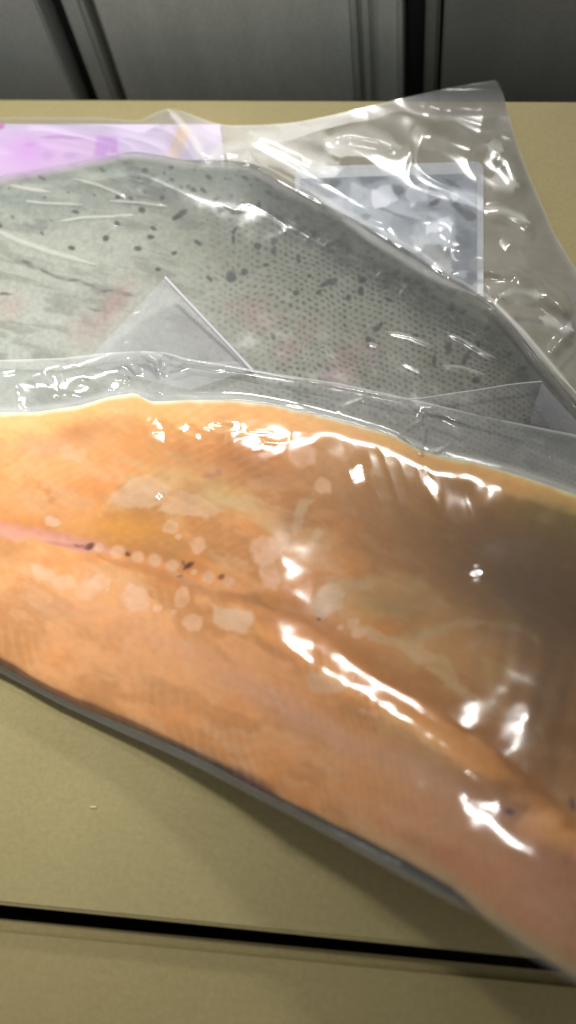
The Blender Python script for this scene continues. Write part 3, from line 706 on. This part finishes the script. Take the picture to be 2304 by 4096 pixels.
    C = mixc(C, (.82, .74, .52), gauss(wu, wv, 900, 1990, 160, 50, 25)*.6)
    C = mixc(C, (.66, .56, .38), gauss(wu, wv, 1560, 2430, 170, 50, 15)*.6)
    # muscle flakes on the lower right
    fk = .5+.5*np.sin(U/15+.010*(V-2800)+4*fbm(U, V, 150, 2, 120))
    C = mixc(C, (.48, .33, .20), fk*blob(wu, wv, 2180, 2750, 200, 330, 8, .9)*.28)
    fk2 = .5+.5*np.sin((V-.45*U)/19+5*fbm(U, V, 260, 2, 121))
    C = mixc(C, (.70, .46, .28), fk2*blob(wu, wv, 1750, 3350, 420, 130, 28, .6)*.12)
    fk3 = .5+.5*np.sin(U/22-.02*(V-2000)+5*fbm(U, V, 180, 2, 122))
    C = mixc(C, (.84, .68, .48), fk3*blob(wu, wv, 1560, 1990, 230, 120, 20, .6)*.15)
    # dark specks
    for x, y, rx, ry, an in ((2038, 3246, 20, 11, 12), (1275, 2476, 8, 6, 0), (1860, 2815, 12, 7, -40), (1895, 2800, 8, 5, 0), (2290, 3215, 8, 26, -10)):
        C = mixc(C, (.26, .20, .30), blob(U, V, x, y, rx, ry, an, .5)*.75)
    C = mixc(C, (.70, .45, .42), (blob(wu, wv, 868, 1892, 16, 12, 0, .6)+blob(wu, wv, 820, 1900, 30, 8, 0, .7))*.45)
    # lower rim: greyish skin line then cream
    rim = 1-sstep(2, 20, db+22*(fbm(U, V, 90, 3, 130)-.5))
    C = mixc(C, (.80, .73, .55), (1-sstep(20, 110, db))*sstep(1100, 2000, U)*.75)
    C = mixc(C, (.40, .38, .33), rim*(1-sstep(1300, 1500, U)*(.0))*(.35+.5*sstep(400, 900, U))*(1-sstep(1750, 1950, U)))
    C = mixc(C, (.43, .25, .19), blob(wu, wv, 1000, 3125, 120, 22, 27, .7)*.6)
    lat = np.interp(U, [-900, 0, 500, 870, 1250, 1500, 1800, 2100, 2304, 3100], [2050, 2110, 2215, 2330, 2480, 2700, 2860, 3080, 3240, 3500])
    dl = V-lat; al = U*.88+V*.47
    ph = (al-.75*np.abs(dl)+90*(fbm(U, V, 220, 3, 141)-.5))/46.0
    ln = (.5+.5*np.cos(2*math.pi*ph))**2
    C = mixc(C, (.93, .78, .60), ln*.15*sstep(30, 120, np.abs(dl))*(.3+1.1*sstep(.4, .65, fbm(U, V, 180, 3, 142)))*np.where(dl > 0, 1., .6*(1-sstep(1100, 1500, U))))
    fib = fbm(U, V, 16, 3, 143, 7, math.radians(28))
    C = mixc(C, (.66, .44, .24), sstep(.52, .75, fib)*.06)
    C = mixc(C, (.93, .76, .58), sstep(.56, .8, fbm(U, V, 14, 3, 144, 6, math.radians(24)))*.06)
    C = mixc(C, (.97, .76, .56), gauss(wu, wv, 500, 2620, 700, 230, 24)*.35)
    C = mixc(C, (.96, .72, .52), gauss(wu, wv, 1750, 3280, 560, 170, 33)*.35)
    C = C*(np.array([.95, .985, 1.03])-np.array([0, 0, .12])*(sstep(1200, 1900, U)*(1-sstep(2900, 3300, V)))[..., None])
    C *= (1+.06*(fbm(U, V, 26, 2, 131)-.5))[..., None]
    return C

SF_BOT = [(u, v-(34 if 700 < u < 1950 else 12)*(400 < u < 2000)) for u, v in SF_BOT]
US_, VS_ = grid(SA_TOP, SA_BOT, -900, 3150, 400)
ZS = salmon_z(US_, VS_)
sap = empty('bagged_fillet', (0, 0, 0), 'vacuum bag with a large orange trout fillet, flesh up, in front of the spotted fish', 'packed fish')
vt_ = sm_pl(SA_TOP, US_); vb_ = sm_pl(SA_BOT, US_); tS = np.clip((VS_-vt_)/(vb_-vt_), 0, 1)
e1_ = salmon_edge(US_)
bot = .004+(e1_-.004)*sstep(.55, 1., tS)**1.3+.026*(1-sstep(0, .35, tS))
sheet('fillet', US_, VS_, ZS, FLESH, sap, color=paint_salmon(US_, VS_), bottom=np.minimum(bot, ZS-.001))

# film over the fillet, with margins beyond its rims
UF, VF = grid(SF_TOP, SF_BOT, -1000, 3250, 470)
vt_ = sm_pl(SA_TOP, UF); vb_ = sm_pl(SA_BOT, UF)
Zin = salmon_z(UF, np.clip(VF, vt_+1, vb_-1))
over = np.clip(vt_-VF, 0, None); below = np.clip(VF-vb_, 0, None)
zedge_top = trout_z(UF, VF)+.0035
zf = Zin+.0007
wtop = sstep(0, 130, over)
zf = zf*(1-wtop)+np.maximum(zedge_top, .022)*wtop+.0012*sstep(0, 40, over)
zf = np.where(VF > vb_, Zin+.0007-.00002*below, zf)
mar = sstep(0, 20, over)
SF_CREASES = [([(560, 1404), (620, 1440), (640, 1520), (625, 1590)], .003, 20), ([(1340, 1640), (1450, 1600), (1560, 1660), (1620, 1705)], .0025, 12), ([(1600, 1730), (1680, 1690), (1690, 1650)], .002, 10), ([(1600, 1735), (1700, 1820)], .0018, 10),
              ([(1700, 1820), (1790, 1790), (1820, 1750)], .0015, 8), ([(1680, 1640), (1780, 1660), (1860, 1700)], .002, 14), ([(640, 1405), (750, 1440), (1100, 1500), (1640, 1600), (2304, 1745)], .0012, 9), ([(640, 1500), (750, 1440), (900, 1470)], .0018, 16),
              ([(640, 1405), (700, 1420)], .0006, 20)]
zf += wave_strokes(UF, VF, SF_CREASES)
zf += mar*.0014*(ridged(UF, VF, 190, 2, 201, 1.5, math.radians(60))-.3)*(1-sstep(500, 900, UF))*.35
zf += mar*.0010*(1-.75*(1-sstep(450, 700, UF)))*(ridged(UF, VF, 160, 2, 202, 2.4, math.radians(15))-.3)
zf += .0003*(fbm(UF, VF, 120, 2, 203)-.5)
# small wrinkles gathered in the film over the flesh
wz = blob(UF, VF, 1500, 1960, 420, 210, 20, .6)
zf += .00025*(ridged(UF, VF, 130, 2, 204, 3.0, math.radians(70))-.3)*wz
zf += .0004*(ridged(UF, VF, 80, 2, 205, 1.2, 0)-.3)*blob(UF, VF, 850, 1740, 350, 80, 5, .5)
rimz = sstep(0, 30, VF-vt_)*(1-sstep(120, 300, VF-vt_))
zf += .0016*(fbm(UF, VF, 105, 1, 206, 3.0, math.radians(66))-.5)*rimz*sstep(1000, 1200, UF)
zf += .0005*(fbm(UF, VF, 90, 1, 207, 2.0, math.radians(95))-.5)*rimz
# facets of film that lean toward the lamp
P3 = unp(UF, VF, zf)
def facet(cu, cv, ru, rv, an, rough=0.0):
    global zf, P3
    i = np.argmin(np.abs(UF[:, 0]-cu)); j = int(np.clip(np.argmin(np.abs(VF[i]-cv)), 7, VF.shape[1]-8))
    g = np.exp(-np.log(np.maximum(gauss(UF, VF, cu, cv, ru*1.15, rv*1.15, an), 1e-30))**2)
    if rough: g = g*(1+rough*(fbm(UF, VF, 22, 2, int(cu) % 50)-.5)*2)
    for it in range(3):
        p = P3[i, j]; vv = CAM-p; vv /= np.linalg.norm(vv)
        du = P3[i+4, j]-P3[i-4, j]; dv = P3[i, j+4]-P3[i, j-4]
        n = np.cross(du, dv); n *= np.sign(n[2]); gx, gy = -n[0]/n[2], -n[1]/n[2]; best = None
        for LL in ((L2,) if cu < 600 or cv > 2700 else (L1, L2)):
            ll = LL-p; ll /= np.linalg.norm(ll); h = vv+ll; h /= np.linalg.norm(h)
            a_, b_ = -h[0]/h[2], -h[1]/h[2]; c_ = math.hypot(a_-gx, b_-gy)
            if best is None or c_ < best[0]: best = (c_, a_, b_)
        zf = zf+((best[1]-gx)*(P3[..., 0]-p[0])+(best[2]-gy)*(P3[..., 1]-p[1]))*g
        P3 = unp(UF, VF, zf)
FAC = [(640, 1738, 44, 40, 0), (745, 1712, 36, 16, 0), (850, 1706, 56, 13, -4), (955, 1760, 32, 46, 10), (1022, 1735, 44, 20, -8), (1127, 1782, 20, 32, 5),
       (1432, 1900, 32, 62, 8), (1728, 1950, 18, 74, -25), (1905, 2292, 28, 22, -20), (637, 1985, 22, 13, 0),
       
       (270, 1525, 330, 85, -5), (30, 1490, 60, 26, 3), (205, 1470, 34, 36, 0), (212, 1545, 14, 52, -32), (255, 1545, 13, 42, -18), (88, 1598, 16, 50, -30), (330, 1562, 36, 34, -20), (462, 1542, 28, 24, -10), (508, 1520, 13, 36, -25),
       (560, 1500, 14, 60, -40), (0, 0, 1, 1, 0)]
for f in FAC[:-1]: facet(*f, rough=0 if f[1] > 2300 or f[0] < 600 else .12)
zf = np.where((VF > vt_) & (VF < vb_), np.maximum(zf, Zin+.00015), zf)
milk = .012+0*UF
milk += mar*.10*(.5+fbm(UF, VF, 120, 3, 211))
milk += .55*np.exp(-((VF-sm_pl(SF_TOP, UF, 8))/9)**2)*.6
milk += .30*np.exp(-((VF-vt_+8)/16)**2)
low = sstep(0, 14, VF-vb_)
milk += low*(.02+.07*fbm(UF, VF, 80, 3, 212, 4, math.radians(28)))
milk += .10*blob(UF, VF, 600, 1480, 200, 80, 20, .8)
sheet('bag_film', UF, VF, zf, FILM, sap, milk=np.clip(milk, 0, .9))
# skin side and seam below the rim
ug = ulines(-900, 3150, 9); nt_ = 9
vb1 = sm_pl(SA_BOT, ug, 8); vb2 = sm_pl(SF_BOT, ug, 8)
t = np.linspace(-.6, .22, nt_)[None]+.28*(sstep(1250, 1400, ug)*(1-sstep(1800, 1900, ug)))[:, None]*np.linspace(0, 1, nt_)[None]; UG = np.repeat(ug[:, None], nt_, 1); VG = vb1[:, None]+(vb2-vb1)[:, None]*t
ZG = salmon_edge(UG)-.001-.0015*np.clip(t, 0, 1)
CG = np.zeros(UG.shape+(3,)); CG[:] = (.48, .485, .42)
CG = mixc(CG, (.25, .26, .25), sstep(1000, 1300, UG)*(1-sstep(1850, 2050, UG))*(1-sstep(.3, .8, t+1.2*(fbm(UG, VG, 60, 3, 221)-.5))))
CG = mixc(CG, (.86, .88, .84), stroke(UG, VG, [(0, 2672), (166, 2768), (331, 2842), (580, 2941), (828, 3057), (1035, 3170), (1150, 3228), (1349, 3330), (1599, 3455)], 7, .9, False)*(.15+1.1*fbm(UG, VG, 90, 3, 223)))  # highlight along the rim, painted as a broken silvery line
sheet('skin_rim', UG, VG, ZG, SKIN, sap, color=CG, bottom=ZG-.004)

# ------------------------------------------------------------------ loose film corners between the packs
def tri_sheet(name, poly, zf_, mat, parent, milkf, n=60):
    """bilinear patch on four pixel corners"""
    a, b, c, d = [np.array(p, float) for p in poly]
    s, t = np.meshgrid(np.linspace(0, 1, n), np.linspace(0, 1, n), indexing='ij')
    G = (a*(1-s)[..., None]+b*s[..., None])*(1-t)[..., None]+(d*(1-s)[..., None]+c*s[..., None])*t[..., None]
    U, V = G[..., 0], G[..., 1]
    return sheet(name, U, V, zf_(U, V, s, t), mat, parent, milk=milkf(U, V, s, t)), U, V
zcor = lambda U, V, s, t: trout_z(U, V)+.004+.010*np.clip((1450-V)/340, 0, 1)*np.clip((U-400)/260, 0, 1)
o, uu, vv = tri_sheet('bag_corner', [(660, 1110), (1006, 1478), (760, 1560), (330, 1460)], zcor, CORNER, sap,
                      lambda U, V, s, t: .36*np.clip(1-t*.45, 0, 1)*(.55+.5*fbm(U, V, 120, 2, 301)), 70)
# thick white folded edge of that corner
eu = np.linspace(658, 1008, 40); ev = np.interp(eu, [658, 1008], [1108, 1480])
def strip(name, pu, pv, wpx, zfun, mat, parent, milkv):
    d = np.stack([np.gradient(pu), np.gradient(pv)], -1); d /= np.linalg.norm(d, axis=1)[:, None]
    nn_ = np.stack([-d[:, 1], d[:, 0]], -1); k = np.linspace(-1, 1, 7)
    U = pu[:, None]+nn_[:, 0:1]*k*wpx; V = pv[:, None]+nn_[:, 1:2]*k*wpx
    Z = zfun(U, V)+.0009*np.sqrt(np.clip(1-k**2, 0, 1))[None]
    return sheet(name, U, V, Z, mat, parent, milk=np.full(U.shape, milkv))
strip('folded_edge', eu, ev, 7, lambda U, V: zcor(U, V, 0, 0)+.0002, CORNER, o, .85)
# crossing film flap at the right
zfl = lambda U, V, s, t: np.maximum(trout_z(U, V), .012)+.006+.002*np.sin(s*3)
o2, _, _ = tri_sheet('film_flap', [(1640, 1594), (2168, 1526), (2300, 1742), (1800, 1640)], zfl, CORNER, trp, lambda U, V, s, t: .02+.06*fbm(U, V, 90, 2, 302), 60)
eu = np.array([1640, 1700, 1760, 1840, 1900, 1960, 2030, 2090, 2168.]); ev = np.array([1596, 1592, 1582, 1570, 1562, 1552, 1540, 1533, 1526.])
strip('folded_edge', eu, ev, 3, lambda U, V: zfl(U, V, 0, 0)+.0002, CORNER, o2, .55)
tri_sheet('film_flap', [(2168, 1530), (2310, 1690), (2310, 1745), (2118, 1690)], lambda U, V, s, t: zfl(U, V, 0, 0)+.0012, CORNER, trp, lambda U, V, s, t: .16+0*U, 20)
